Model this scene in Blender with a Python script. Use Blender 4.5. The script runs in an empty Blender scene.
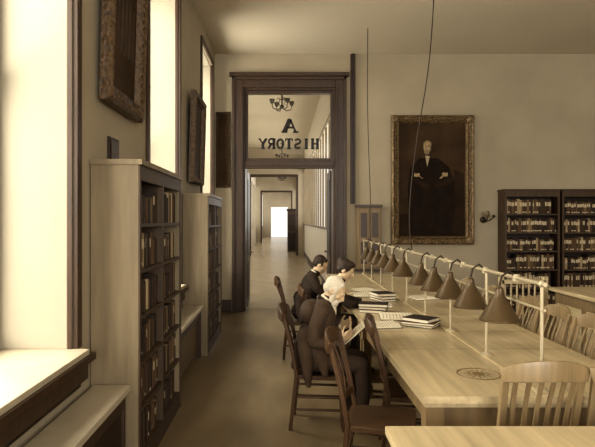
import bpy, math, random
import numpy as np
from mathutils import Vector, Matrix, Euler
random.seed(7)
scene = bpy.context.scene
COL = scene.collection
H = 1.70

def lin(c):
    c = c/255.0
    return c/12.92 if c <= 0.04045 else ((c+0.055)/1.055)**2.4
def rgbl(c): return (lin(c[0]), lin(c[1]*.984), lin(c[2]*.965))

def mat(name, rgb, rough=0.6, noise=0.0, nscale=6.0, stretch=(1,1,1), bump=0.0, metal=0.0, rgb2=None, spec=0.4):
    m = bpy.data.materials.new(name); m.use_nodes = True
    nt = m.node_tree; b = nt.nodes['Principled BSDF']
    col = rgbl(rgb)+(1,)
    b.inputs['Base Color'].default_value = col
    b.inputs['Roughness'].default_value = rough
    b.inputs['Metallic'].default_value = metal
    b.inputs['Specular IOR Level'].default_value = spec
    if noise > 0 or bump > 0:
        tc = nt.nodes.new('ShaderNodeTexCoord'); mp = nt.nodes.new('ShaderNodeMapping')
        mp.inputs['Scale'].default_value = stretch
        n = nt.nodes.new('ShaderNodeTexNoise'); n.inputs['Scale'].default_value = nscale
        n.inputs['Detail'].default_value = 6
        nt.links.new(tc.outputs['Object'], mp.inputs['Vector']); nt.links.new(mp.outputs[0], n.inputs['Vector'])
        if noise > 0:
            cr = nt.nodes.new('ShaderNodeValToRGB')
            c2 = rgbl(rgb2)+(1,) if rgb2 else tuple(v*(1-noise) for v in col[:3])+(1,)
            c1 = tuple(min(1, v*(1+noise*0.35)) for v in col[:3])+(1,)
            cr.color_ramp.elements[0].position = 0.3; cr.color_ramp.elements[0].color = c2
            cr.color_ramp.elements[1].position = 0.7; cr.color_ramp.elements[1].color = c1
            nt.links.new(n.outputs['Fac'], cr.inputs[0]); nt.links.new(cr.outputs[0], b.inputs['Base Color'])
        if bump > 0:
            bp = nt.nodes.new('ShaderNodeBump'); bp.inputs['Strength'].default_value = bump
            bp.inputs['Distance'].default_value = 0.02
            nt.links.new(n.outputs['Fac'], bp.inputs['Height']); nt.links.new(bp.outputs[0], b.inputs['Normal'])
    return m

M = {}
M['wall'] = mat('wall_plaster', (162,153,134), .9, .12, 1.2)
M['ceil'] = mat('ceiling_plaster', (198,190,172), .9, .06, .8)
M['white'] = mat('white_paint', (208,202,188), .6, .05, 2)
M['jamb'] = mat('window_reveal_paint', (152,146,131), .7, .05, 2)
M['marble'] = mat('sill_marble', (176,168,150), .4, .15, 5)
M['floor'] = mat('floor_boards', (130,115,90), .32, .42, 2.6, (1,.3,1))
M['cfloor'] = mat('corridor_floor', (158,146,122), .25, .15, 2)
M['dark'] = mat('dark_wood', (62,45,31), .45, .35, 5, (6,6,.6))
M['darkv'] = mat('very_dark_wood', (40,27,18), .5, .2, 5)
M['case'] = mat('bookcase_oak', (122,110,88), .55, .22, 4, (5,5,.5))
M['cased'] = mat('bookcase_oak_edge_shaded', (70,55,39), .55, .25, 4, (5,5,.5))  # darker oak: shade on the left bookcase fronts is put into the colour
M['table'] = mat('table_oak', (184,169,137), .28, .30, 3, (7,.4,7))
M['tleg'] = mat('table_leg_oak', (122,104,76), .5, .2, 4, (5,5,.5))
M['chairL'] = mat('chair_oak_light', (134,117,88), .36, .28, 5, (5,5,.6))
M['chairD'] = mat('chair_oak_dark', (78,58,40), .4, .3, 5, (5,5,.6))
M['rail'] = mat('nickel_pipe', (178,168,144), .35, metal=.3)
M['shade'] = mat('lamp_shade_metal', (88,73,51), .35, .25, 8, metal=.3)
M['shadein'] = mat('lamp_shade_inside', (205,196,172), .6)
M['iron'] = mat('dark_iron', (48,38,28), .5, metal=.3)
M['gilt'] = mat('gilt_frame', (126,107,78), .45, .75, 26, bump=1.0, metal=.2)
M['giltd'] = mat('dark_gilt_frame', (92,74,53), .45, .6, 30, bump=.9)
M['canvas'] = mat('portrait_ground', (68,53,38), .7, .5, 2.5, spec=.1)
M['pdark'] = mat('portrait_shadow', (46,34,23), .7, .4, 3, spec=.1)
M['pblack'] = mat('portrait_suit', (35,25,17), .7, .4, 5, spec=.1)
M['pskin'] = mat('portrait_skin', (158,138,106), .7, .25, 20, spec=.1)
M['pwhite'] = mat('portrait_shirt', (160,148,122), .7, spec=.1)
M['phair'] = mat('portrait_hair', (128,114,90), .7, .3, 20, spec=.1)
M['page'] = mat('paper_page', (222,215,194), .7, .12, 40, (1,8,1))
M['skin'] = mat('skin', (196,173,142), .55, .06, 20)
M['suit'] = mat('suit_cloth', (74,59,45), .9, .35, 9, bump=.7)
M['suit2'] = mat('suit_cloth_dark', (50,38,29), .9, .35, 9, bump=.7)
M['trous'] = mat('trouser_cloth', (58,45,35), .9, .3, 9, bump=.7)
M['dress'] = mat('dress_cloth', (48,36,27), .85, .3, 9, (2,2,.6), bump=.8)
M['hairw'] = mat('white_hair', (218,210,192), .8, .3, 40, (1,1,4), bump=.5)
M['haird'] = mat('dark_hair', (54,41,30), .6, .3, 40, (1,1,4), bump=.5)
M['shirt'] = mat('white_linen', (214,206,186), .8)
M['shoe'] = mat('shoe_leather', (30,21,14), .3)
M['eye'] = mat('eye_dark', (70,54,42), .4)
M['lip'] = mat('lip', (160,128,102), .6)
M['black'] = mat('black_paint', (22,15,10), .5)
M['radi'] = mat('radiator_paint', (100,86,65), .45, metal=.2)
M['globe'] = mat('opal_glass', (215,208,188), .2)
bookm = []
for i,c in enumerate([(58,42,28),(82,62,42),(40,28,19),(112,94,68),(66,50,35),(150,134,104),(94,76,52)]):
    bookm.append(mat('book_cloth_%d'%i, c, .7))
bookm.append(mat('book_label', (184,172,146), .7))

def glassmat():
    m = bpy.data.materials.new('window_glass'); m.use_nodes=True; nt=m.node_tree
    for n in list(nt.nodes): nt.nodes.remove(n)
    o=nt.nodes.new('ShaderNodeOutputMaterial'); t=nt.nodes.new('ShaderNodeBsdfTransparent'); g=nt.nodes.new('ShaderNodeBsdfGlossy')
    g.inputs['Roughness'].default_value=.05; mx=nt.nodes.new('ShaderNodeMixShader'); mx.inputs[0].default_value=.05
    t.inputs[0].default_value=(.95,.94,.9,1)
    nt.links.new(t.outputs[0],mx.inputs[1]); nt.links.new(g.outputs[0],mx.inputs[2]); nt.links.new(mx.outputs[0],o.inputs[0])
    return m
M['glass']=glassmat()

class MB:
    def __init__(s): s.v=[]; s.f=[]; s.m=[]; s.mats=[]
    def mi(s,m):
        m = M[m] if isinstance(m,str) else m
        if m not in s.mats: s.mats.append(m)
        return s.mats.index(m)
    def add(s,vs,fs,m,T=None):
        o=len(s.v); k=s.mi(m)
        for p in vs:
            p=Vector(p)
            if T is not None: p=T@p
            s.v.append(p)
        for f in fs: s.f.append([o+i for i in f]); s.m.append(k)
    def box(s,c,d,m,rot=None):
        x,y,z=[q/2 for q in d]
        vs=[(-x,-y,-z),(x,-y,-z),(x,y,-z),(-x,y,-z),(-x,-y,z),(x,-y,z),(x,y,z),(-x,y,z)]
        fs=[(3,2,1,0),(4,5,6,7),(0,1,5,4),(1,2,6,5),(2,3,7,6),(3,0,4,7)]
        T=Matrix.Translation(c)
        if rot: T=T@Euler(rot).to_matrix().to_4x4()
        s.add(vs,fs,m,T)
    def bx(s,x0,x1,y0,y1,z0,z1,m):
        s.box(((x0+x1)/2,(y0+y1)/2,(z0+z1)/2),(abs(x1-x0),abs(y1-y0),abs(z1-z0)),m)
    def sweep(s,path,prof,m,ref=(0,0,1),scales=None,closed=False):
        path=[Vector(p) for p in path]; n=len(path); k=len(prof); vs=[]
        for i,p in enumerate(path):
            if closed: t=path[(i+1)%n]-path[i-1]
            else: t=path[min(i+1,n-1)]-path[max(i-1,0)]
            t.normalize(); r=Vector(ref)
            if abs(t.dot(r))>.98: r=Vector((1,0,0)) if abs(t.x)<.9 else Vector((0,1,0))
            a=r.cross(t).normalized(); b=t.cross(a).normalized()
            sc=scales[i] if scales else (1,1)
            if not isinstance(sc,tuple): sc=(sc,sc)
            for u,w in prof: vs.append(p+a*u*sc[0]+b*w*sc[1])
        fs=[]
        for i in range(n if closed else n-1):
            j=(i+1)%n
            for q in range(k):
                r=(q+1)%k; fs.append((i*k+q,i*k+r,j*k+r,j*k+q))
        if not closed:
            fs.append(tuple(reversed(range(k)))); fs.append(tuple((n-1)*k+q for q in range(k)))
        s.add(vs,fs,m)
    def tube(s,path,r,m,seg=10,ref=(0,0,1)):
        prof=[(math.cos(2*math.pi*i/seg),math.sin(2*math.pi*i/seg)) for i in range(seg)]
        sc=[(q,q) for q in r] if isinstance(r,(list,tuple)) else [(r,r)]*len(path)
        s.sweep(path,prof,m,ref,sc)
    def flat(s,path,w,h,m,ref=(0,0,1)):
        s.sweep(path,[(-w/2,-h/2),(w/2,-h/2),(w/2,h/2),(-w/2,h/2)],m,ref)
    def lathe(s,c,prof,m,seg=24):
        vs=[];fs=[];k=len(prof)
        for i in range(seg):
            a=2*math.pi*i/seg
            for r,z in prof: vs.append((c[0]+r*math.cos(a),c[1]+r*math.sin(a),c[2]+z))
        for i in range(seg):
            j=(i+1)%seg
            for q in range(k-1): fs.append((i*k+q,j*k+q,j*k+q+1,i*k+q+1))
        s.add(vs,fs,m)
    def ball(s,c,r,m,seg=14):
        if not isinstance(r,tuple): r=(r,r,r)
        vs=[];fs=[];R=seg//2
        for i in range(1,R):
            t=math.pi*i/R
            for j in range(seg):
                a=2*math.pi*j/seg; vs.append((c[0]+r[0]*math.sin(t)*math.cos(a),c[1]+r[1]*math.sin(t)*math.sin(a),c[2]+r[2]*math.cos(t)))
        top=len(vs); vs.append((c[0],c[1],c[2]+r[2])); vs.append((c[0],c[1],c[2]-r[2]))
        for i in range(R-2):
            for j in range(seg):
                k=(j+1)%seg; fs.append((i*seg+j,(i+1)*seg+j,(i+1)*seg+k,i*seg+k))
        for j in range(seg):
            k=(j+1)%seg; fs.append((top,j,k)); fs.append((top+1,(R-2)*seg+k,(R-2)*seg+j))
        s.add(vs,fs,m)
    def poly(s,pts,m): s.add(pts,[tuple(range(len(pts)))],m)
    def build(s,name,loc=(0,0,0),rz=0,bevel=0.0,smooth=True,parent=None):
        me=bpy.data.meshes.new(name); me.from_pydata([tuple(p) for p in s.v],[],s.f)
        for m in s.mats: me.materials.append(m)
        me.polygons.foreach_set('material_index',s.m)
        import bmesh
        bm=bmesh.new(); bm.from_mesh(me); bmesh.ops.recalc_face_normals(bm,faces=bm.faces); bm.to_mesh(me); bm.free()
        if smooth:
            me.polygons.foreach_set('use_smooth',[True]*len(me.polygons)); me.set_sharp_from_angle(angle=math.radians(38))
        me.update()
        o=bpy.data.objects.new(name,me); COL.objects.link(o); o.location=loc; o.rotation_euler=(0,0,rz)
        if bevel>0:
            b=o.modifiers.new('bevel','BEVEL'); b.width=bevel; b.segments=2; b.limit_method='ANGLE'; b.angle_limit=math.radians(40)
        if parent: o.parent=parent
        return o

# ---------------------------------------------------------------- room
XL=-1.25; YB=10.4; ZC=4.78; XR=8.0; YF=-6.0; TH=.5
wins=[(-5.0,-3.4),(-1.75,-.1),(1.65,3.35),(5.2,6.73),(8.64,10.0)]
ZS,ZT=.93,4.45
b=MB()
ys=[YF]+[v for w in wins for v in w]+[YB]
for i in range(0,len(ys),2): b.bx(XL-TH,XL,ys[i],ys[i+1],0,ZC,'wall')
for a,c in wins:
    b.bx(XL-TH,XL,a,c,0,ZS-.05,'wall'); b.bx(XL-TH,XL,a,c,ZT,ZC,'wall')
b.build('wall_left',smooth=False)
for i,(a,c) in enumerate(wins):
    b=MB()
    xw=XL-.46
    b.bx(XL-TH,XL-.03,c-.012,c-.0005,ZS,ZT,'jamb'); b.bx(XL-TH,XL-.03,a+.0005,a+.012,ZS,ZT,'jamb')
    b.bx(XL-TH,XL-.03,a+.012,c-.012,ZT-.012,ZT-.0005,'jamb')
    for y in (a+.04,c-.04): b.bx(xw-.03,xw+.03,y-.028,y+.028,ZS,ZT-.012,'dark')
    for z in (ZS+.05,2.55,ZT-.05): b.bx(xw-.03,xw+.03,a+.068,c-.068,z-.04,z+.04,'dark')
    b.bx(xw-.015,xw+.015,(a+c)/2-.015,(a+c)/2+.015,ZS+.09,ZT-.09,'dark')
    b.bx(xw-.004,xw+.004,a+.068,c-.068,ZS+.09,ZT-.09,'glass')
    for y0,y1 in ((c-.002,c+.07),(a-.07,a+.002)):
        b.bx(XL+.001,XL+.030,y0,y1,ZS,ZT+.08,'dark')
        b.bx(XL-.03,XL+.001,(y0 if y0<(a+c)/2 else c-.014),(a+.014 if y0<(a+c)/2 else y1-.074),ZS,ZT,'dark')
    b.bx(XL+.001,XL+.035,a,c,ZT,ZT+.08,'dark')
    b.bx(XL-TH,XL+.10,a,c,ZS-.045,ZS,'marble')
    b.bx(XL+.001,XL+.12,a-.05,c+.06,ZS-.075,ZS-.03,'dark')
    b.bx(XL+.001,XL+.075,a-.04,c+.05,ZS-.19,ZS-.075,'dark')
    b.bx(XL+.001,XL+.035,a-.03,c+.04,ZS-.24,ZS-.19,'darkv')
    b.build('window_%d'%(i+1),bevel=.006)

DX0,DX1,DZ=-.72,.99,4.15
b=MB()
b.bx(XL,DX0,YB,YB+.4,0,ZC,'wall'); b.bx(DX1,XR,YB,YB+.4,0,ZC,'wall'); b.bx(DX0,DX1,YB,YB+.4,DZ,ZC,'wall')
b.build('wall_back',smooth=False)
b=MB(); b.bx(XR,XR+.3,YF,YB,0,ZC,'wall'); b.build('wall_right',smooth=False)
b=MB()
b.bx(XL,0,YF-.3,YF,0,ZC,'wall'); b.bx(6,XR,YF-.3,YF,0,ZC,'wall'); b.bx(0,6,YF-.3,YF,0,1,'wall'); b.bx(0,6,YF-.3,YF,4.4,ZC,'wall')
b.bx(2.85,3.15,YF-.3,YF,1,4.4,'wall')
b.build('wall_front',smooth=False)
b=MB(); b.bx(XL-TH,XR+.3,YF-.3,YB+.4,ZC,ZC+.2,'ceil'); b.build('ceiling',smooth=False)
b=MB(); b.bx(XL-TH,XR+.3,YF-.3,YB+.4,-.2,0,'floor'); b.build('floor',smooth=False)
b=MB(); b.bx(DX1+.22,XR,YB-.018,YB-.001,0,.22,'dark'); b.bx(XL,DX0-.22,YB-.018,YB-.001,0,.22,'dark'); b.build('baseboard_back',bevel=.005)

# door casing
b=MB()
for x0,x1,s_ in ((DX0-.2,DX0,-1),(DX1,DX1+.2,1)):
    b.bx(x0,x1,YB-.05,YB-.001,0,DZ+.2,'dark')
    xo=x0 if s_<0 else x1
    b.bx(min(xo,xo-s_*.05),max(xo,xo-s_*.05),YB-.085,YB-.05,0,DZ+.2,'dark')
    xi=x1 if s_<0 else x0
    b.bx(min(xi,xi+s_*.03),max(xi,xi+s_*.03),YB-.07,YB-.05,0,DZ+.03,'dark')
b.bx(DX0,DX1,YB-.05,YB-.001,DZ,DZ+.2,'dark')
b.bx(DX0-.25,DX1+.25,YB-.12,YB-.001,DZ+.2,DZ+.27,'dark')
b.bx(DX0-.2,DX1+.2,YB-.085,YB-.05,DZ+.14,DZ+.2,'dark')
b.bx(DX0,DX0+.04,YB,YB+.4,0,DZ,'dark'); b.bx(DX1-.04,DX1,YB,YB+.4,0,DZ,'dark'); b.bx(DX0+.04,DX1-.04,YB,YB+.4,DZ-.04,DZ,'dark')
b.bx(DX0+.04,DX1-.04,YB-.02,YB+.12,2.66,2.80,'dark'); b.bx(DX0+.04,DX1-.04,YB-.045,YB-.02,2.70,2.76,'dark')
b.bx(DX0+.04,DX0+.09,YB+.02,YB+.07,2.80,DZ-.04,'dark'); b.bx(DX1-.09,DX1-.04,YB+.02,YB+.07,2.80,DZ-.04,'dark')
b.bx(DX0+.09,DX1-.09,YB+.02,YB+.07,2.80,2.85,'dark'); b.bx(DX0+.09,DX1-.09,YB+.02,YB+.07,DZ-.09,DZ-.04,'dark')
b.build('trim_2',bevel=.006)
b=MB(); b.bx(DX0+.09,DX1-.09,YB+.04,YB+.05,2.85,DZ-.09,'glass'); b.build('window_transom')
# lettering painted on the transom (reads from the corridor, so it is reversed from inside, as in the photo)
b=MB()
def stroke(cx,cz,hh,ww,p,q,w):
    P=Vector((cx-p[0]*ww,YB+.037,cz+p[1]*hh)); Q=Vector((cx-q[0]*ww,YB+.037,cz+q[1]*hh))
    d=(Q-P); L=d.length; n=Vector((-d.z,0,d.x)).normalized()*w/2; y=Vector((0,.002,0))
    vs=[P+n-y,P-n-y,Q-n-y,Q+n-y,P+n+y,P-n+y,Q-n+y,Q+n+y]
    b.add(vs,[(0,1,2,3),(7,6,5,4),(0,3,7,4),(1,0,4,5),(2,1,5,6),(3,2,6,7)],'black')
def arc(cx_,cz_,rx,rz,a0,a1,n=10):
    return [(cx_+rx*math.cos(math.radians(a0+(a1-a0)*i/n)),cz_+rz*math.sin(math.radians(a0+(a1-a0)*i/n))) for i in range(n+1)]
def ser(x,z,w=.42): return [(x-w/2,z),(x+w/2,z)]
letters={
'A':[([(-.42,-.5),(0,.5)],.7),([(0,.5),(.42,-.5)],1.6),([(-.25,-.15),(.25,-.15)],.7),(ser(-.42,-.5,.4),.6),(ser(.42,-.5,.44),.6)],
'H':[([(-.32,-.5),(-.32,.5)],1.2),([(.32,-.5),(.32,.5)],1.2),([(-.3,0),(.3,0)],.6),(ser(-.32,-.5),.5),(ser(-.32,.5),.5),(ser(.32,-.5),.5),(ser(.32,.5),.5)],
'I':[([(0,-.5),(0,.5)],1.3),(ser(0,.5,.5),.5),(ser(0,-.5,.5),.5)],
'S':[(arc(0,.24,.34,.24,20,270,10)+arc(0,-.24,.34,.24,90,-160,10),1.0)],
'T':[([(0,-.5),(0,.5)],1.3),([(-.45,.5),(.45,.5)],.6),([(-.43,.5),(-.43,.25)],.5),([(.43,.5),(.43,.25)],.5),(ser(0,-.5,.5),.5)],
'O':[(arc(0,0,.38,.47,0,360,20),1.1)],
'R':[([(-.3,-.5),(-.3,.5)],1.3),([(-.3,.5),(.1,.5)]+arc(.1,.25,.27,.25,90,-90,8)+[(-.3,0)],.9),([(.05,0),(.4,-.5)],1.1),(ser(-.3,-.5),.5),(ser(-.4,.5,.3),.5)],
'Y':[([(-.42,.5),(0,0)],1.2),([(.42,.5),(0,0)],.7),([(0,0),(0,-.5)],1.3),(ser(-.42,.5,.36),.5),(ser(.42,.5,.34),.5),(ser(0,-.5,.5),.5)]}
def put(ch,cx,cz,hh,ww,base):
    for pts,w in letters[ch]:
        for i in range(len(pts)-1): stroke(cx,cz,hh,ww,pts[i],pts[i+1],base*w)
put('A',.15,3.46,.24,.25,.054)
for i,ch in enumerate('HISTORY'): put(ch,.13+(3-i)*.162,3.12,.18,.145,.042)
b.build('painted_door_lettering',smooth=False)

def leaf(name,x0,x1):
    b=MB(); b.bx(x0,x1,YB+.47,YB+1.30,.02,2.66,'dark')
    for z0,z1 in ((.15,.85),(1.0,2.5)):
        for xs in (x0-.003,x1+.003):
            b.bx(xs-.006,xs+.006,YB+.59,YB+1.18,z0,z1,'darkv')
    for xs,sg in ((x0,-1),(x1,1)):
        b.ball((xs+sg*.04,YB+1.23,1.05),.028,'rail'); b.tube([(xs,YB+1.23,1.05),(xs+sg*.04,YB+1.23,1.05)],.01,'rail')
    b.build(name,bevel=.005)
leaf('door_1',DX0+.005,DX0+.048); leaf('door_2',DX1-.055,DX1-.012)

b=MB(); b.bx(1.27,1.36,YB-.035,YB-.001,2.0,ZC-.001,'dark'); b.bx(1.295,1.335,YB-.05,YB-.035,2.0,ZC-.001,'darkv'); b.build('trim_3',bevel=.004)
b=MB()
b.bx(1.38,1.82,YB-.14,YB-.001,.80,1.93,'tleg'); b.bx(1.36,1.84,YB-.17,YB-.001,1.93,1.98,'dark'); b.bx(1.36,1.84,YB-.16,YB-.001,.76,.80,'dark')
for x0,x1 in ((1.40,1.595),(1.605,1.80)):
    b.bx(x0,x1,YB-.16,YB-.14,.83,1.90,'tleg')
    b.bx(x0+.04,x1-.04,YB-.166,YB-.155,.90,1.30,'dark'); b.bx(x0+.04,x1-.04,YB-.166,YB-.155,1.38,1.83,'dark')
b.ball((1.58,YB-.18,1.35),.014,'iron')
b.build('wall_cabinet',bevel=.004)

# ---------------------------------------------------------------- corridor
CL,CR,CZ,CE=-1.95,1.08,5.2,56.0
YC=YB+.4
b=MB(); b.bx(CL-.3,CR+.3,YC,CE+.3,-.2,0,'cfloor'); b.build('floor_corridor',smooth=False)
b=MB(); b.bx(CL-.3,CR+.3,YC,CE+.3,CZ,CZ+.2,'ceil'); b.build('ceiling_corridor',smooth=False)
b=MB()
b.bx(CL-.2,CL,YC,CE,0,1.1,'wall'); b.bx(CL-.2,CL,YC,CE,4.2,CZ,'white')
y=YC
while y<CE-2:
    b.bx(CL-.2,CL,y,y+1.6,1.1,4.2,'wall'); y+=3.6
b.build('wall_corridor_left',smooth=False)
b=MB(); b.bx(CR,CR+.2,YC,CE,0,1.5,'white'); b.bx(CR,CR+.2,YC,CE,4.0,CZ,'white')
b.build('wall_corridor_right',smooth=False)
b=MB(); y=YC+.1
while y<CE:
    b.bx(CR-.01,CR+.04,y-.04,y+.04,1.5,4.0,'case'); y+=1.0
b.bx(CR-.04,CR,YC,CE,1.47,1.53,'case'); b.bx(CR-.04,CR,YC,CE,3.97,4.03,'case'); b.bx(CR-.02,CR,YC,CE,0,.18,'dark')
b.build('trim_corridor_glazing')
b=MB(); b.bx(CL,DX0,YC,YC+.06,0,CZ,'wall'); b.bx(DX0,CR,YC,YC+.06,DZ,CZ,'wall'); b.build('wall_corridor_near')
b=MB(); b.bx(CL,-1.1,CE,CE+.2,0,CZ,'wall'); b.bx(.6,CR,CE,CE+.2,0,CZ,'wall'); b.bx(-1.1,.6,CE,CE+.2,3.0,CZ,'wall'); b.build('wall_corridor_end')
b=MB()
for yy in (27.0,42.0):
    b.bx(CL,CL+.35,yy,yy+.3,0,CZ,'wall'); b.bx(CR-.3,CR,yy,yy+.3,0,CZ,'wall'); b.bx(CL+.35,CR-.3,yy,yy+.3,3.9,CZ,'wall')
    b.bx(CL+.35,CL+.45,yy-.02,yy+.32,0,3.9,'dark'); b.bx(CR-.4,CR-.3,yy-.02,yy+.32,0,3.9,'dark'); b.bx(CL+.45,CR-.4,yy-.02,yy+.32,3.78,3.9,'dark')
b.build('trim_corridor_arches')
b=MB(); b.bx(.30,.98,30.0,31.2,0,2.2,'dark'); b.bx(.26,1.0,29.95,31.25,2.2,2.3,'darkv')
for z in (.15,1.15): b.bx(.36,.92,29.98,30.0,z,z+.85,'darkv')
b.build('hall_cupboard',bevel=.01)
for yy in (14.0,25.5,33,39):
    b=MB(); z=CZ-.62
    b.tube([(0,yy,CZ),(0,yy,z-.1)],.02,'iron'); b.lathe((0,yy,CZ),[(0,0),(.08,0),(.06,-.04),(.015,-.07)],'iron'); b.ball((0,yy,z-.05),.055,'iron')
    for k in range(4):
        a=k*math.pi/2+.5; dx,dy=math.cos(a),math.sin(a)
        b.tube([(dx*.0,yy+dy*.0,z+.12),(dx*.12,yy+dy*.12,z+.16),(dx*.16,yy+dy*.16,z+.05),(dx*.10,yy+dy*.1,z)],.010,'iron')
        b.tube([(0,yy,z-.05),(dx*.12,yy+dy*.12,z-.14),(dx*.26,yy+dy*.26,z-.10),(dx*.28,yy+dy*.28,z+.0)],.014,'iron')
        b.lathe((dx*.28,yy+dy*.28,z),[(0,0),(.03,.0),(.055,.05),(.07,.11)],'iron',12)
    b.build('ceiling_chandelier')

# ---------------------------------------------------------------- bookcases
def books(b,x0,x1,y0,depth,z0,hmax,full=1.0,lab=.5):
    x=x0+.005; end=x0+(x1-x0)*full; kh=random.uniform(.72,.9)
    while x<end-.03:
        w=random.uniform(.022,.05)
        if random.random()<.12: kh=random.uniform(.65,.92)
        h=min(hmax-.02,hmax*(kh+random.uniform(-.05,.05))); k=random.choices(range(7),[5,4,4,2,4,1.3,3])[0]
        if x+w>x1-.004: break
        dd=depth*random.uniform(.7,.85); yo=y0+random.uniform(.012,.03)
        b.bx(x,x+w-.002,yo,yo+dd,z0+.001,z0+h,bookm[k])
        if random.random()<lab:
            b.bx(x+.003,x+w-.005,yo-.0015,yo+.001,z0+h*.55,z0+h*.82,bookm[7])
        if random.random()<lab*.7:
            b.bx(x+.003,x+w-.005,yo-.0015,yo+.001,z0+h*.08,z0+h*.16,bookm[7])
        x+=w
def bookcase(name,loc,rz,W,D,HH,ns,bays,m,full=1.0,edge=None,lab=.5):
    edge=edge or m
    b=MB()
    b.bx(-W/2,-W/2+.035,-D/2+.012,D/2,0,HH,m); b.bx(W/2-.035,W/2,-D/2+.012,D/2,0,HH,m)
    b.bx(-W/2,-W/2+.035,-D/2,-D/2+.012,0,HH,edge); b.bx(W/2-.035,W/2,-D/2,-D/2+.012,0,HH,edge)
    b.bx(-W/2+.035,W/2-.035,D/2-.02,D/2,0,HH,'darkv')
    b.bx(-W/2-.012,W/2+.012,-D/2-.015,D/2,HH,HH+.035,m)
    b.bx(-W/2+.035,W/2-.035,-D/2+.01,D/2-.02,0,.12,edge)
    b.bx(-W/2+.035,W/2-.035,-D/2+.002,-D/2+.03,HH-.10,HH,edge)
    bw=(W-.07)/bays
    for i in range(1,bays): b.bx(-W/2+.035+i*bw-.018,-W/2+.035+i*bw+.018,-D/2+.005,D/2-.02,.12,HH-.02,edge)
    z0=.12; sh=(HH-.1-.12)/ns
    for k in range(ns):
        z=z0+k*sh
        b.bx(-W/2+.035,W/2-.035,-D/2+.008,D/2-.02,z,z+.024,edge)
        for i in range(bays):
            xa=-W/2+.035+i*bw+(.018 if i else 0); xb=-W/2+.035+(i+1)*bw-(.018 if i<bays-1 else 0)
            books(b,xa,xb,-D/2+.02,D-.06,z+.024,sh-.03,random.uniform(.88,1)*full,lab)
    return b.build(name,loc,rz,smooth=False)
bookcase('bookcase',(-.92-.16,(3.63+5.11)/2,0),math.pi/2,1.48,.32,2.06,6,2,'case',edge='cased',lab=.12)
bookcase('bookcase',(-.92-.16,(7.0+8.55)/2,0),math.pi/2,1.53,.32,2.0,6,2,'case',edge='cased',lab=.12)
for xx in (4.50,5.53,6.56): bookcase('bookcase',(xx,YB-.18,0),0,.99,.32,2.22,6,1,'dark',edge='cased',lab=.75)

def cover(name,y0,y1,rad):
    b=MB(); b.bx(XL+.04,-.97,y0,y1,.60,.64,'marble')
    b.bx(XL+.04,-1.0,y0+.02,y0+.06,0,.60,'dark'); b.bx(XL+.04,-1.0,y1-.06,y1-.02,0,.60,'dark')
    b.bx(-1.03,-1.0,y0+.06,y1-.06,.50,.60,'dark')
    if not rad:
        b.bx(-1.03,-1.0,y0+.06,y1-.06,0,.08,'dark')
        n=int((y1-y0)/.6)
        for i in range(n):
            a=y0+.06+(y1-y0-.12)*i/n; c=y0+.06+(y1-y0-.12)*(i+1)/n
            b.bx(-1.028,-1.012,a+.03,c-.03,.08,.50,'darkv'); b.bx(-1.03,-1.0,a,a+.03,.08,.50,'dark')
    b.build(name,bevel=.004)
cover('window_bench',1.0,3.6,False)
cover('radiator_cover',5.16,6.94,True)
b=MB()
y=5.36
while y<6.84:
    b.sweep([(-1.12,y,.07),(-1.12,y,.46)],[(-.022,-.08),(.022,-.08),(.022,.08),(-.022,.08)],'radi',ref=(1,0,0)); y+=.06
b.tube([(-1.12,5.34,.12),(-1.12,6.84,.12)],.03,'radi'); b.tube([(-1.12,5.34,.40),(-1.12,6.84,.40)],.03,'radi')
for yy in (5.36,6.80): b.bx(-1.19,-1.05,yy-.02,yy+.02,0,.08,'radi')
b.build('radiator',bevel=.012)

# ---------------------------------------------------------------- pictures
def frame_mesh(b,w,h,fw,fd,m):
    prof=[(0,0),(0,-fd*.7),(fw*.18,-fd),(fw*.32,-fd*.75),(fw*.6,-fd*.55),(fw*.8,-fd*.8),(fw,-fd*.35),(fw,0)]
    cs=[(-1,-1),(1,-1),(1,1),(-1,1)]; vs=[]
    for sx,sz in cs:
        for u,d in prof: vs.append((sx*(w/2-u),d,sz*(h/2-u)))
    k=len(prof); fs=[]
    for i in range(4):
        j=(i+1)%4
        for q in range(k): fs.append((i*k+q,j*k+q,j*k+(q+1)%k,i*k+(q+1)%k))
    b.add(vs,fs,m)
    for sz in (-1,1):
        n=int(w/.07)
        for i in range(n+1): b.ball((-w/2+fw*.45+(w-fw*.9)*i/n,-fd*.68,sz*(h/2-fw*.45)),(.024,.018,.020),m,8)
    for sx in (-1,1):
        n=int(h/.07)
        for i in range(n+1): b.ball((sx*(w/2-fw*.45),-fd*.68,-h/2+fw*.45+(h-fw*.9)*i/n),(.020,.018,.024),m,8)
    for sx,sz in cs: b.ball((sx*(w/2-fw*.45),-fd*.7,sz*(h/2-fw*.45)),(fw*.5,.03,fw*.5),m,12)
b=MB(); W_,H_=1.52,2.38
frame_mesh(b,W_,H_,.15,.11,'gilt')
b.bx(-W_/2+.13,W_/2-.13,-.035,-.02,-H_/2+.13,H_/2-.13,'canvas')
def P(pts,m,k): b.poly([(x,-.0355-.0014*k,z) for x,z in pts],m)
def E(cx,cz,rx,rz,m,k,n=20,rot=0):
    cr,sr=math.cos(rot),math.sin(rot)
    P([(cx+rx*math.cos(2*math.pi*i/n)*cr-rz*math.sin(2*math.pi*i/n)*sr,cz+rx*math.cos(2*math.pi*i/n)*sr+rz*math.sin(2*math.pi*i/n)*cr) for i in range(n)],m,k)
P([(-.62,-1.05),(.62,-1.05),(.62,-.70),(-.62,-.62)],'pdark',1)
P([(.34,-1.0),(.58,-1.0),(.58,.12),(.40,.20)],'pdark',2)
P([(-.40,-1.02),(.36,-1.02),(.42,-.5),(.40,-.02),(.30,.24),(.10,.40),(-.24,.40),(-.42,.20),(-.46,-.15),(-.45,-.6)],'pblack',3)
P([(-.135,.45),(-.10,.24),(-.05,.44)],'pwhite',4)
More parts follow.
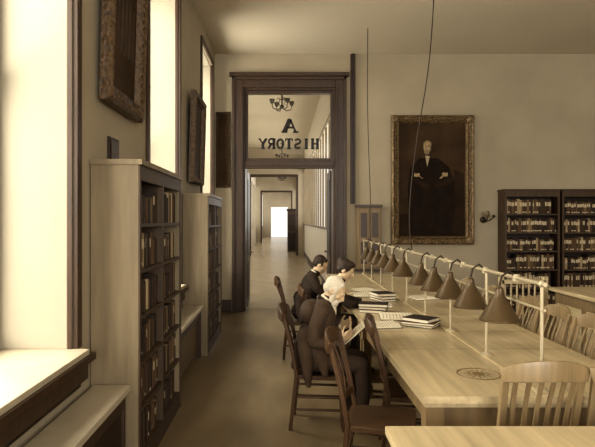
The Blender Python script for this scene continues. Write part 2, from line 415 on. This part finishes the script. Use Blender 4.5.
E(-.095,.655,.078,.075,'phair',5); E(-.10,.60,.070,.110,'pskin',6); E(-.11,.515,.050,.048,'phair',7)
E(-.13,.625,.014,.008,'pdark',8,8); E(-.075,.625,.014,.008,'pdark',8,8)
P([(-.112,.61),(-.10,.61),(-.094,.572),(-.12,.572)],'phair',8); P([(-.06,.68),(-.03,.62),(-.035,.54),(-.06,.52)],'phair',7)
P([(-.42,.02),(-.40,.10),(-.06,-.10),(-.10,-.18)],'pdark',4); P([(.36,.05),(.38,-.04),(.06,-.16),(.04,-.08)],'pdark',4)
E(-.28,.09,.05,.032,'pskin',5,12,.4); E(.22,.10,.05,.038,'pskin',5,12,-.4)
for k in range(4): E(-.245+.014*k,.068-.010*k,.036,.007,'pskin',6,8,-.3); E(.185-.01*k,.075-.014*k,.036,.007,'pskin',6,8,.3)
P([(-.34,.12),(-.32,.13),(-.32,.07),(-.34,.06)],'pwhite',6); P([(.262,.14),(.28,.13),(.272,.06),(.255,.07)],'pwhite',6)
b.build('portrait_painting',(2.78,YB-.02,2.44),smooth=True)
def wallpic(name,yc,zc,w,h,tilt,fw=.12):
    b=MB(); frame_mesh(b,w,h,fw,.08,'giltd'); b.bx(-w/2+fw-.02,w/2-fw+.02,-.02,-.008,-h/2+fw-.02,h/2-fw+.02,'canvas')
    for i in range(5):
        x=(-.3+.15*i)*w*.7; b.poly([(x,-.021,-h*.22),(x+.09*w,-.021,-h*.2),(x+.07*w,-.021,h*(.02+.05*(i%3))),(x+.02*w,-.021,h*(.04+.05*(i%2)))],'suit')
    o=b.build(name,(XL+.03+h/2*math.sin(tilt)*1.0,yc,zc)); o.rotation_euler=(tilt,0,math.pi/2)
wallpic('framed_picture',4.20,3.26,.94,1.5,.03,.14)
wallpic('framed_picture',7.75,2.8,.95,1.2,.03,.10)
b=MB(); frame_mesh(b,.27,1.4,.04,.05,'giltd'); b.bx(-.1,.1,-.02,-.01,-.66,.66,'canvas')
b.build('framed_picture',(-1.09,YB-.001,3.0))
b=MB(); b.bx(XL+.001,XL+.02,4.0,4.23,2.12,2.30,'darkv'); b.bx(XL+.02,XL+.026,4.02,4.21,2.14,2.28,'dark'); b.build('picture_plaque',bevel=.003)
b=MB(); x=(483-282)/53.85; z=1.7
b.lathe((0,0,0),[(0,.0),(.06,.0),(.05,.02),(.0,.03)],'iron'); 
for v in range(len(b.v)): p=b.v[v]; b.v[v]=Vector((p.x,-p.z,p.y))
b.tube([(0,-.02,0),(0,-.12,-.04),(0,-.2,0),(0,-.22,.05)],.012,'iron'); b.lathe((0,-.22,.05),[(.0,0),(.03,.0),(.05,.04),(.035,.09),(.04,.11)],'radi',14); b.tube([(0,-.1,-.03),(.08,-.12,-.01),(.15,-.14,.05)],.01,'iron'); b.ball((.15,-.14,.07),.03,'iron')
b.build('wall_sconce',(x,YB-.001,z))

# ---------------------------------------------------------------- tables
TX0,TX1,TZ=.75,2.10,.76
def table(name,x0,x1,y0,y1,seams=()):
    b=MB(); cx,cy=(x0+x1)/2,(y0+y1)/2; W=x1-x0; L=y1-y0
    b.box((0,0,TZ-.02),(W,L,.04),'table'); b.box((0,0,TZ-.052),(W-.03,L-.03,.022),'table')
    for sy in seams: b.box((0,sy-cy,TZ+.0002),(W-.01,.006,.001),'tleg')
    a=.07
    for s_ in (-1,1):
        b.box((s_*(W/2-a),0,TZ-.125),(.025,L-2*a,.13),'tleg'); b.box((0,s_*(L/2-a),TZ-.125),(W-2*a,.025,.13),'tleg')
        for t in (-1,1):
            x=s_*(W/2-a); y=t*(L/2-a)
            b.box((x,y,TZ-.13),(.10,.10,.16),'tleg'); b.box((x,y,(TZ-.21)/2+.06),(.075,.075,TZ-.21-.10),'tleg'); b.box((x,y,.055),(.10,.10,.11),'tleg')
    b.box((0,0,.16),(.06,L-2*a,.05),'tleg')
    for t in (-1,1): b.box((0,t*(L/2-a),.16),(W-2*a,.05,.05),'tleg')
    return b.build(name,(cx,cy,0),bevel=.006)
table('reading_table',TX0,TX1,2.98,5.47,(4.08,4.72))
table('reading_table',TX0,TX1,5.50,7.98,(6.7,))
table('reading_table',TX0,TX1,8.01,9.80)
table('reading_table',.47,2.4,1.0,2.56)

RX,RZ=1.42,1.35
b=MB()
b.tube([(RX,3.02,RZ),(RX,9.75,RZ)],.012,'rail'); b.tube([(RX,3.02,RZ-.14),(RX,9.75,RZ-.14)],.007,'rail')
yy=3.06
while yy<9.8:
    b.tube([(RX,yy,TZ),(RX,yy,RZ)],.010,'rail'); b.lathe((RX,yy,TZ),[(0,.0),(.04,.0),(.04,.012),(.012,.03)],'rail',14); b.ball((RX,yy,RZ),.020,'rail',10)
    yy+=.83
b.bx(RX-.025,RX+.025,3.02,9.75,TZ,TZ+.01,'table')
b.build('table_lamp_rail')
for i,yl in enumerate([3.40,3.92,4.40,4.86,5.32,6.1,6.67,7.2,7.7,8.2,8.7]):
    b=MB(); sx=-.10
    b.tube([(0,0,.15),(sx*.4,0,.19),(sx*.85,0,.16),(sx,0,.10)],.007,'iron',8)
    b.lathe((sx,0,-.03),[(.014,.125),(.024,.115),(.028,.075),(.040,.06),(.112,-.065),(.118,-.070),(.118,-.080),(.110,-.075),(.038,.048),(.0,.05)],'shade',28)
    b.lathe((sx,0,-.03),[(.108,-.073),(.037,.047),(0,.048)],'shadein',28)
    b.ball((sx,0,-.04),(.028,.028,.040),'globe',12); b.tube([(sx,0,.02),(sx,0,-.02)],.015,'iron',8)
    b.lathe((0,0,.15),[(0,-.02),(.020,-.02),(.020,.02),(0,.02)],'rail',12)
    b.build('desk_lamp',(RX,yl,RZ-.15))

def cord(name,pts):
    cu=bpy.data.curves.new(name,'CURVE'); cu.dimensions='3D'; cu.bevel_depth=.006; cu.bevel_resolution=2
    sp=cu.splines.new('NURBS'); sp.points.add(len(pts)-1)
    for p,q in zip(sp.points,pts): p.co=(*q,1)
    sp.use_endpoint_u=True; sp.order_u=4
    cu.materials.append(M['iron']); o=bpy.data.objects.new(name,cu); COL.objects.link(o)
cord('hanging_cord',[(1.68,6.1,ZC),(1.66,6.1,4.2),(1.62,6.1,3.4),(1.50,6.1,2.8),(1.40,6.1,2.1),(1.37,6.1,1.6),(1.42,6.1,RZ)])
cord('hanging_cord',[(1.38,9.0,ZC),(1.37,9.0,4.0),(1.38,9.0,3.0),(1.42,9.0,2.2),(1.43,9.0,1.7),(1.42,9.0,RZ)])

b=MB()
for k in range(14):
    a=2*math.pi*k/14; b.add([(.05*math.cos(a-.12),.05*math.sin(a-.12),.002),(.05*math.cos(a+.12),.05*math.sin(a+.12),.002),(.115*math.cos(a),.115*math.sin(a),.002)],[(0,1,2)],'tleg')
b.lathe((0,0,0),[(0,.003),(.035,.003),(.04,.001)],'tleg'); b.lathe((0,0,0),[(.12,.0),(.122,.003),(.13,.003),(.132,.0)],'tleg',32)
b.build('table_emblem',(1.20,3.42,TZ+.0005))

# ---------------------------------------------------------------- chairs
def chair(loc,rz,m,name='library_chair',nsl=6):
    b=MB()
    n=10; vs=[];fs=[]
    W,D=.44,.43
    for side in (1,0):
        for i in range(n+1):
            for j in range(n+1):
                u=-1+2*i/n; v=-1+2*j/n
                x=u*D/2; y=v*(W/2)*(1-.06*(u<0)*abs(u)); 
                rr=1-.05*(abs(u)**4*abs(v)**4)
                z=.455-.014*(1-u*u)*(1-v*v)*(1.0)-.004*abs(v)**4 if side else .42
                vs.append((x*rr,y*rr,z))
    N=(n+1)**2
    for i in range(n):
        for j in range(n):
            a=i*(n+1)+j; fs.append((a,a+n+1,a+n+2,a+1)); fs.append((N+a,N+a+1,N+a+n+2,N+a+n+1))
    for j in range(n):
        fs.append((j,j+1,N+j+1,N+j)); a=n*(n+1)+j; fs.append((a+1,a,N+a,N+a+1))
        a=j*(n+1); c=a+n+1; fs.append((c,a,N+a,N+c)); a=j*(n+1)+n; c=a+n+1; fs.append((a,c,N+c,N+a))
    b.add(vs,fs,m)
    def bk(z): return -.19 if z<.45 else -.19-.12*((z-.45)/.53)**1.25
    def bf(z): return -.19-.05*(.45-z)/.45 if z<.45 else bk(z)
    for s_ in (-1,1):
        b.flat([(bf(z),s_*(.185+.012*(z/.98)),z) for z in (0,.15,.3,.45,.6,.75,.88,.95)],.036,.028,m,ref=(1,0,0))
        b.tube([(.19,s_*.185,0),(.185,s_*.18,.05),(.175,s_*.17,.25),(.17,s_*.165,.42)],[.014,.018,.023,.020],m)
        b.tube([(-.21,s_*.185,.17),(.18,s_*.178,.17)],[.010,.012],m,8)
        b.tube([(-.205,s_*.185,.27),(.177,s_*.172,.27)],[.010,.012],m,8)
    b.tube([(.178,-.173,.24),(.178,.173,.24)],.011,m,8); b.tube([(-.21,-.185,.22),(-.21,.185,.22)],.010,m,8)
    path=[];sc=[]
    for i in range(13):
        t=-1+2*i/12; path.append((bk(.93)-.05*(1-t*t),t*.222,.915+.03*(1-t*t))); sc.append((1,1.0-.35*abs(t)**3))
    b.sweep(path,[(-.011,-.05),(.011,-.05),(.013,.03),(.007,.055),(-.007,.055),(-.013,.03)],m,(0,0,1),sc)
    path=[(bk(.56)-.03*(1-t*t),t*.19,.56) for t in [-1+2*i/8 for i in range(9)]]
    b.flat(path,.018,.045,m)
    for k in range(nsl):
        t=-1+2*(k+.75)/(nsl+.5)
        y0=t*.18; p=[]
        for z in (.57,.66,.75,.84,.89):
            bow=.03+(z-.56)/.35*.02
            p.append((bk(z)-bow*(1-t*t)+.012*math.sin((z-.57)/.32*math.pi),y0*(1+.08*(z-.57)/.3),z))
        b.flat(p,.026,.010,m,ref=(1,0,0))
    return b.build(name,loc,rz,bevel=.003)
MY=4.68
chair((.63,3.55,0),math.radians(-14),'chairD')
chair((.97,4.12,0),math.radians(-8),'chairD')
chair((.325,MY+.01,0),math.radians(-6),'chairD')
chair((.26,7.0,0),0,'chairD')
chair((.53,6.15,0),0,'chairD')
for yy in (4.12,4.62,5.12): chair((1.97,yy,0),math.pi+random.uniform(-.04,.04),'chairL')
chair((1.95,6.0,0),math.pi,'chairL'); chair((1.95,6.8,0),math.pi,'chairL')
chair((1.32,3.13,0),math.pi/2+.03,'chairL')
chair((1.81,3.10,0),math.pi/2-.10,'chairL')

b=MB()
b.bx(2.75,3.30,7.0,7.06,.90,.95,'table'); b.bx(2.75,3.30,7.01,7.05,.16,.20,'table')
for i in range(7): b.tube([(2.80+i*.075,7.03,.2),(2.80+i*.075,7.03,.90)],.013,'table',8)
for x in (2.75,3.30): b.bx(x-.03,x+.03,7.0,7.06,0,.99,'table')
b.build('wooden_railing',bevel=.003)
b=MB()
b.bx(2.95,4.5,4.9,6.2,.92,.96,'table'); b.bx(3.0,4.45,4.95,6.15,0,.92,'tleg')
for i in range(2):
    b.bx(2.985,3.0,5.02+i*.58,5.50+i*.58,.14,.80,'table')
for i in range(2):
    b.bx(3.06+i*.7,3.70+i*.7,4.935,4.95,.14,.80,'case')
b.build('librarian_desk',bevel=.006)

def openbook(name,loc,rz,w=.30,h=.22,th=.025,tilt=None):
    b=MB(); n=8
    for s_ in (-1,1):
        vs=[]
        for i in range(n+1):
            t=i/n; z=th*(.35+.65*math.sin(math.pi*min(1,t*1.0+.12)))*(1-.5*t)
            for y in (-h/2,h/2): vs.append((s_*t*w/2,y,.006+z)); 
            for y in (-h/2,h/2): vs.append((s_*t*w/2,y,.005))
        fs=[]
        for i in range(n):
            a=i*4; c=a+4
            fs+= [(a,c,c+1,a+1),(a+2,a+3,c+3,c+2),(a,a+2,c+2,c),(a+1,c+1,c+3,a+3)]
        fs+=[(0,1,3,2),(n*4,n*4+2,n*4+3,n*4+1)]
        b.add(vs,fs,'page')
        for q in range(9):
            yq=-h/2+.025+q*(h-.05)/8
            zz=lambda i:.0075+th*(.35+.65*math.sin(math.pi*min(1,i/n+.12)))*(1-.5*i/n)
            for i in range(1,7):
                b.add([(s_*i/n*w/2,yq-.002,zz(i)),(s_*(i+1)/n*w/2,yq-.002,zz(i+1)),(s_*(i+1)/n*w/2,yq+.002,zz(i+1)),(s_*i/n*w/2,yq+.002,zz(i))],[(0,1,2,3)],'radi')
    b.bx(-w/2-.008,w/2+.008,-h/2-.006,h/2+.006,0,.005,'darkv')
    o=b.build(name,loc,rz)
    if tilt: o.rotation_euler=tilt
    return o
openbook('open_book',(1.10,5.42,TZ),1.45,.40,.30,.035)
openbook('open_book',(1.06,6.15,TZ),1.5,.36,.26,.03)
openbook('open_book',(.98,7.0,TZ),1.6,.36,.26,.03)
openbook('open_book',(1.72,6.7,TZ),.3,.36,.26,.03)
openbook('open_book',(.90,5.0,TZ),1.75,.32,.23,.03)
def stack(loc,rz,n):
    b=MB(); z=0
    for i in range(n):
        t=random.uniform(.02,.035); w=random.uniform(.18,.24); l=random.uniform(.24,.3); r=random.uniform(-.2,.2)
        b.box((0,0,z+t/2),(w-.01,l-.01,t-.006),'page',(0,0,r)); b.box((0,0,z+.0025),(w,l,.004),bookm[i%7],(0,0,r)); b.box((0,0,z+t-.0025),(w,l,.004),bookm[i%7],(0,0,r)); z+=t
    b.build('book_stack',loc,rz,smooth=False)
stack((1.23,4.96,TZ+.001),.9,3); stack((.94,5.75,TZ+.001),1.4,3); stack((1.18,6.56,TZ+.001),.3,3)
b=MB()
for i in range(4): b.box((random.uniform(-.05,.05),random.uniform(-.05,.05),.002+.002*i),(.24,.32,.0015),'page',(0,0,random.uniform(-.5,.5)))
b.build('loose_papers',(1.12,7.5,TZ))

# ---------------------------------------------------------------- people
class Body:
    def __init__(s): s.p=[]
    def cap(s,a,b_,ra,rb,m,T=None):
        a=Vector(a);b_=Vector(b_)
        if T: a=T@a; b_=T@b_
        s.p.append(('c',a,b_,ra,rb,m))
    def ell(s,c,r,m,rot=(0,0,0),T=None):
        R=Matrix.Translation(c)@Euler(rot).to_matrix().to_4x4()
        if T: R=T@R
        s.p.append(('e',R,r,m))
    def chain(s,pts,rs,m):
        for i in range(len(pts)-1): s.cap(pts[i],pts[i+1],rs[i],rs[i+1],m)
    def hand(s,w,d,n,side,curl=.5,m='skin'):
        w=Vector(w); d=Vector(d).normalized(); n=Vector(n); n=(n-d*n.dot(d)).normalized(); t=d.cross(n).normalized()*side
        for i,(off,L) in enumerate([(.030,.072),(.011,.080),(-.010,.074),(-.028,.058)]):
            k=w+d*.088+t*off
            s.cap(w+t*off*.55+d*.005,k,.017,.0125,m)
            c=curl*(1+.12*i); p=k; ang=c*.6
            for seg in (.42,.33,.25):
                q=p+(d*math.cos(ang)+n*math.sin(ang)+t*off*.6)*L*seg; s.cap(p,q,.0092,.0082,m); p=q; ang+=c
        b0=w+d*.022+t*.022; b1=b0+(d*.6+t*.75+n*.25)*.042; b2=b1+(d*.85+t*.25+n*.45)*.032; b3=b2+(d*.85+n*.5)*.024
        s.cap(b0,b1,.016,.0115,m); s.cap(b1,b2,.0105,.0095,m); s.cap(b2,b3,.0095,.008,m)
    def head(s,c,pitch,yaw,hair,female=False,beard=None,roll=0):
        T=Matrix.Translation(c)@Euler((roll,pitch,yaw),'XYZ').to_matrix().to_4x4()@Matrix.Scale(.96,4)
        sk='skin'
        s.ell((-.008,0,.03),(.094,.074,.086),sk,T=T); s.ell((.028,0,-.035),(.062,.058,.072),sk,T=T)
        s.ell((.062,0,-.088),(.024,.028,.022),sk,T=T)
        s.cap((.088,0,.018),(.112,0,-.020),.009,.013,sk,T); s.ell((.098,.012,-.024),(.012,.009,.008),sk,T=T); s.ell((.098,-.012,-.024),(.012,.009,.008),sk,T=T)
        s.cap((.078,-.042,.030),(.086,0,.030),.011,.012,sk,T); s.cap((.078,.042,.030),(.086,0,.030),.011,.012,sk,T)
        for y in (-1,1):
            s.ell((.0815,y*.031,.013),(.008,.012,.004),'eye',T=T)
            s.ell((.079,y*.031,.010),(.011,.015,.009),sk,T=T)
            s.cap((.088,y*.018,.036),(.078,y*.047,.034),.006,.005,hair,T)
            s.ell((.055,y*.042,-.018),(.026,.02,.024),sk,T=T)
            s.ell((-.005,y*.076,-.008),(.019,.011,.031),sk,(0,.15,y*.3),T=T)
        s.ell((.086,0,-.052),(.012,.024,.006),'lip',T=T); s.ell((.084,0,-.062),(.011,.02,.006),'lip',T=T)
        if beard:
            s.ell((.060,0,-.085),(.046,.056,.052),beard,T=T); s.ell((.062,0,-.125),(.032,.040,.045),beard,T=T)
            s.cap((.096,0,-.040),(.080,.038,-.056),.012,.009,beard,T); s.cap((.096,0,-.040),(.080,-.038,-.056),.012,.009,beard,T)
            for y in (-1,1): s.cap((.012,y*.068,.01),(.035,y*.056,-.07),.014,.02,beard,T)
        if female:
            s.ell((-.022,0,.040),(.100,.088,.088),hair,T=T); s.ell((.025,0,.085),(.06,.072,.04),hair,T=T)
            s.ell((-.085,0,.075),(.050,.05,.045),hair,T=T); s.ell((-.05,0,-.01),(.06,.078,.05),hair,T=T)
        else:
            s.ell((-.025,0,.042),(.088,.081,.083),hair,T=T); s.ell((-.048,0,-.01),(.055,.074,.05),hair,T=T)
            for y in (-1,1): s.ell((-.005,y*.068,.025),(.035,.014,.03),hair,T=T)
            s.cap((.03,-.045,.088),(.035,.045,.092),.022,.018,hair,T)
    def build(s,name,loc,rz,voxel=.0065):
        import bmesh
        bm=bmesh.new()
        for q in s.p:
            if q[0]=='e':
                Mx=q[1]@Matrix.Diagonal((*q[2],1)); bmesh.ops.create_icosphere(bm,subdivisions=3,radius=1,matrix=Mx)
            else:
                _,a,c,ra,rb,_m=q; d=c-a; L=d.length
                bmesh.ops.create_icosphere(bm,subdivisions=2,radius=ra,matrix=Matrix.Translation(a)); bmesh.ops.create_icosphere(bm,subdivisions=2,radius=rb,matrix=Matrix.Translation(c))
                if L>1e-4:
                    R=d.to_track_quat('Z','Y').to_matrix().to_4x4()
                    bmesh.ops.create_cone(bm,cap_ends=True,segments=16,radius1=ra,radius2=rb,depth=L,matrix=Matrix.Translation((a+c)/2)@R)
        me=bpy.data.meshes.new('tmp'); bm.to_mesh(me); bm.free()
        o=bpy.data.objects.new('tmp',me); COL.objects.link(o)
        r=o.modifiers.new('r','REMESH'); r.mode='VOXEL'; r.voxel_size=voxel
        sm=o.modifiers.new('s','SMOOTH'); sm.factor=.5; sm.iterations=3
        dg=bpy.context.evaluated_depsgraph_get(); dg.update()
        nm=bpy.data.meshes.new_from_object(o.evaluated_get(dg)); bpy.data.objects.remove(o)
        n=len(nm.polygons); C=np.zeros(n*3); nm.polygons.foreach_get('center',C); C=C.reshape(-1,3)
        best=np.full(n,1e9); lab=np.zeros(n,int); names=[]
        for q in s.p:
            mname=q[-1]
            if mname not in names: names.append(mname)
            if q[0]=='e':
                Ri=np.array(q[1].inverted()); L_=C@Ri[:3,:3].T+Ri[:3,3]; rr=np.array(q[2])
                k0=np.linalg.norm(L_/rr,axis=1); k1=np.linalg.norm(L_/rr**2,axis=1)+1e-9; D=k0*(k0-1)/k1
            else:
                a=np.array(q[1]);c=np.array(q[2]);d=c-a; h=np.clip(((C-a)@d)/(d@d+1e-12),0,1)
                D=np.linalg.norm(C-a-h[:,None]*d,axis=1)-(q[3]+(q[4]-q[3])*h)
            w=D<best; best[w]=D[w]; lab[w]=names.index(mname)
        nm.materials.clear()
        for m in names: nm.materials.append(M[m])
        nm.polygons.foreach_set('material_index',lab.astype(np.int32)); nm.polygons.foreach_set('use_smooth',[True]*n); nm.update()
        ob=bpy.data.objects.new(name,nm); COL.objects.link(ob); ob.location=loc; ob.rotation_euler=(0,0,rz)
        return ob

def torso(B,m,lean=0,female=False,low=0.0):
    k=.9 if female else 1
    B.ell((0,0,.565),(.15,.175*k if not female else .18,.12),m)
    B.ell((.02+lean*.25,0,.70),(.135*k,.165*k,.16),m,(0,lean*.6,0))
    B.ell((.035+lean*.6,0,.87),(.125*k,.175*k,.17),m,(0,lean*.8,0))
    B.cap((.03+lean*.85,-.15*k,.985),(.03+lean*.85,.15*k,.985),.065*k,.065*k,m)
    B.cap((.03+lean*.9,0,1.0),(.065+lean,0,1.045),.075*k,.058*k,m)
    B.cap((.05+lean,0,1.03),(.085+lean*1.12,0,1.11),.052*k,.050*k,'skin')

# old man, white hair and beard, hunched over a held book
B=Body(); torso(B,'suit',.08)
B.ell((.135,0,1.045),(.062,.062,.020),'shirt',(0,.6,0))
B.ell((.115,0,.93),(.095,.055,.13),'shirt',(0,.15,0)); B.ell((.10,0,.80),(.098,.075,.09),'suit2')
B.ell((.0,0,.93),(.10,.15,.11),'suit')
B.head((.19,0,1.115),.68,-.12,'hairw',beard='hairw')
for y in (-1,1):
    B.chain([(.0,y*.09,.545),(.22,y*.11,.545),(.41,y*.115,.525)],[.095,.085,.066],'trous')
    dx=.03 if y<0 else -.05
    B.chain([(.41,y*.115,.525),(.40+dx,y*.118,.32),(.37+dx,y*.12,.105)],[.066,.060,.052],'trous')
    ax=.37+dx
    B.cap((ax-.02,y*.12,.055),(ax+.07,y*.125,.052),.042,.042,'shoe'); B.cap((ax+.06,y*.125,.045),(ax+.17,y*.135,.036),.042,.032,'shoe'); B.cap((ax,y*.12,.11),(ax,y*.12,.06),.044,.042,'shoe')
    B.cap((.07,y*.055,1.06),(.14,y*.055,1.01),.016,.016,'suit2'); B.cap((.14,y*.055,1.02),(.195,y*.045,.86),.020,.014,'suit2')
    B.cap((.185,y*.05,.86),(.15,y*.10,.62),.016,.020,'suit')
    B.chain([(-.03,y*.12,.74),(-.03,y*.155,.60),(-.02,y*.20,.46),(-.01,y*.215,.38)],[.09,.065,.040,.022],'suit')
    B.chain([(.05,y*.13,.70),(.10,y*.165,.57),(.12,y*.205,.47)],[.07,.055,.028],'suit')
    B.cap((-.10,y*.07,.66),(-.13,y*.08,.50),.05,.035,'suit')
    B.cap((-.01,y*.225,.77),(.03,y*.285,.78),.026,.02,'suit'); B.cap((.09,y*.215,.755),(.09,y*.27,.745),.026,.022,'suit')
B.chain([(.09,-.185,.965),(.045,-.240,.85),(.03,-.255,.735)],[.066,.058,.050],'suit')
B.chain([(.03,-.255,.735),(.14,-.235,.715),(.225,-.19,.735)],[.050,.045,.040],'suit')
B.cap((.225,-.19,.735),(.238,-.182,.738),.036,.034,'shirt'); B.hand((.24,-.18,.738),(.75,.35,.45),(-.5,.75,.3),1,.5)
B.chain([(.09,.185,.965),(.05,.24,.85),(.05,.25,.735)],[.066,.058,.050],'suit')
B.chain([(.05,.25,.735),(.15,.225,.735),(.225,.18,.765)],[.050,.045,.040],'suit')
B.cap((.225,.18,.765),(.238,.174,.77),.036,.034,'shirt'); B.hand((.24,.17,.775),(.75,-.35,.45),(-.5,-.75,.3),-1,.5)
MX=.245
old=B.build('seated_man',(MX,MY,0),math.radians(-6))
openbook('held_book',(MX+.360,MY-.037,.765),0,.30,.22,.022,tilt=(0,0,0)).rotation_euler=(math.radians(42),0,math.radians(-96))

B=Body(); torso(B,'suit2',.10)
B.ell((.155,0,1.05),(.060,.060,.020),'shirt',(0,.5,0)); B.head((.215,0,1.14),.60,-.1,'haird')
B.ell((.15,0,.93),(.09,.05,.10),'shirt',(0,.1,0))
for y in (-1,1):
    B.chain([(.0,y*.09,.545),(.22,y*.11,.545),(.40,y*.115,.53)],[.095,.085,.066],'trous'); B.chain([(.40,y*.115,.53),(.40,y*.118,.32),(.39,y*.12,.105)],[.066,.060,.050],'trous')
    B.cap((.37,y*.12,.052),(.54,y*.13,.038),.042,.034,'shoe'); B.cap((.39,y*.12,.11),(.38,y*.12,.06),.044,.042,'shoe')
    B.cap((.16,y*.055,1.03),(.21,y*.045,.87),.019,.014,'suit2')
    B.chain([(-.03,y*.12,.72),(-.03,y*.16,.58),(-.02,y*.20,.46)],[.09,.06,.03],'suit2')
    B.chain([(.115,y*.19,.97),(.16,y*.24,.88),(.24,y*.25,.82)],[.066,.060,.052],'suit2'); B.chain([(.24,y*.25,.82),(.37,y*.2,.81),(.47,y*.15,.80)],[.052,.046,.038],'suit2')
    B.cap((.47,y*.15,.80),(.485,y*.142,.80),.034,.032,'shirt'); B.hand((.49,y*.14,.795),(.9,-y*.3,-.05),(0,0,-1),-y,.25)
B.build('seated_man',(.26,7.0,0),0)

B=Body(); torso(B,'dress',.10,True)
B.ell((.16,0,1.06),(.054,.054,.024),'shirt',(0,.5,0)); B.head((.215,0,1.15),.45,-.25,'haird',female=True)
B.ell((.2,0,.56),(.28,.19,.11),'dress')
for y in (-1,1):
    B.chain([(.0,y*.08,.545),(.40,y*.09,.53)],[.10,.09],'dress'); B.chain([(.40,y*.08,.53),(.38,y*.09,.3),(.36,y*.10,.14)],[.09,.10,.12],'dress')
    B.cap((.40,y*.08,.045),(.52,y*.08,.036),.036,.028,'shoe')
    B.ell((.10,y*.165,.955),(.07,.06,.075),'dress')
    B.chain([(.11,y*.165,.95),(.17,y*.215,.87),(.23,y*.225,.80)],[.062,.056,.044],'dress'); B.chain([(.23,y*.225,.815),(.33,y*.18,.80),(.41,y*.13,.795)],[.045,.038,.031],'dress')
    B.cap((.41,y*.13,.795),(.422,y*.125,.795),.029,.028,'shirt'); B.hand((.425,y*.12,.79),(.9,-y*.3,-.05),(0,0,-1),-y,.25)
B.build('seated_woman',(.48,6.15,0),0)

# ---------------------------------------------------------------- lights
def area(name,loc,rot,sx,sy,p,col=(1,.962,.89)):
    l=bpy.data.lights.new(name,'AREA'); l.shape='RECTANGLE'; l.size=sx; l.size_y=sy; l.energy=p; l.color=col
    o=bpy.data.objects.new(name,l); COL.objects.link(o); o.location=loc; o.rotation_euler=rot; return o
for i,(a,c) in enumerate(wins):
    area('window_skylight',(XL-TH-1.2,(a+c)/2,3.3),(0,-math.radians(82),0),4.0,2.9,520)
area('rear_fill_light',(3,YF-.5,2.8),(math.radians(90),0,0),5.6,3.2,760)  # added fill behind the camera, through openings made in the unseen rear wall
area('corridor_skylight',(CR+.6,33,2.8),(0,math.radians(90),0),2.6,44,900)
area('corridor_skylight',(CL-.6,33,2.8),(0,-math.radians(90),0),2.8,44,420)
w=bpy.data.worlds.new('sky'); scene.world=w; w.use_nodes=True
w.node_tree.nodes['Background'].inputs[0].default_value=(1,.96,.88,1); w.node_tree.nodes['Background'].inputs[1].default_value=.9
scene.view_settings.view_transform='Standard'; scene.view_settings.exposure=.12
try: scene.view_settings.look='Medium High Contrast'
except Exception: scene.view_settings.look='None'

cam=bpy.data.cameras.new('camera'); co=bpy.data.objects.new('camera',cam); COL.objects.link(co)
co.location=(0,0,H); co.rotation_euler=(math.radians(90),0,0)
cam.sensor_width=36; cam.lens=36*560/595; cam.shift_x=15.5/595; cam.shift_y=-3.5/595; cam.clip_end=200
scene.camera=co
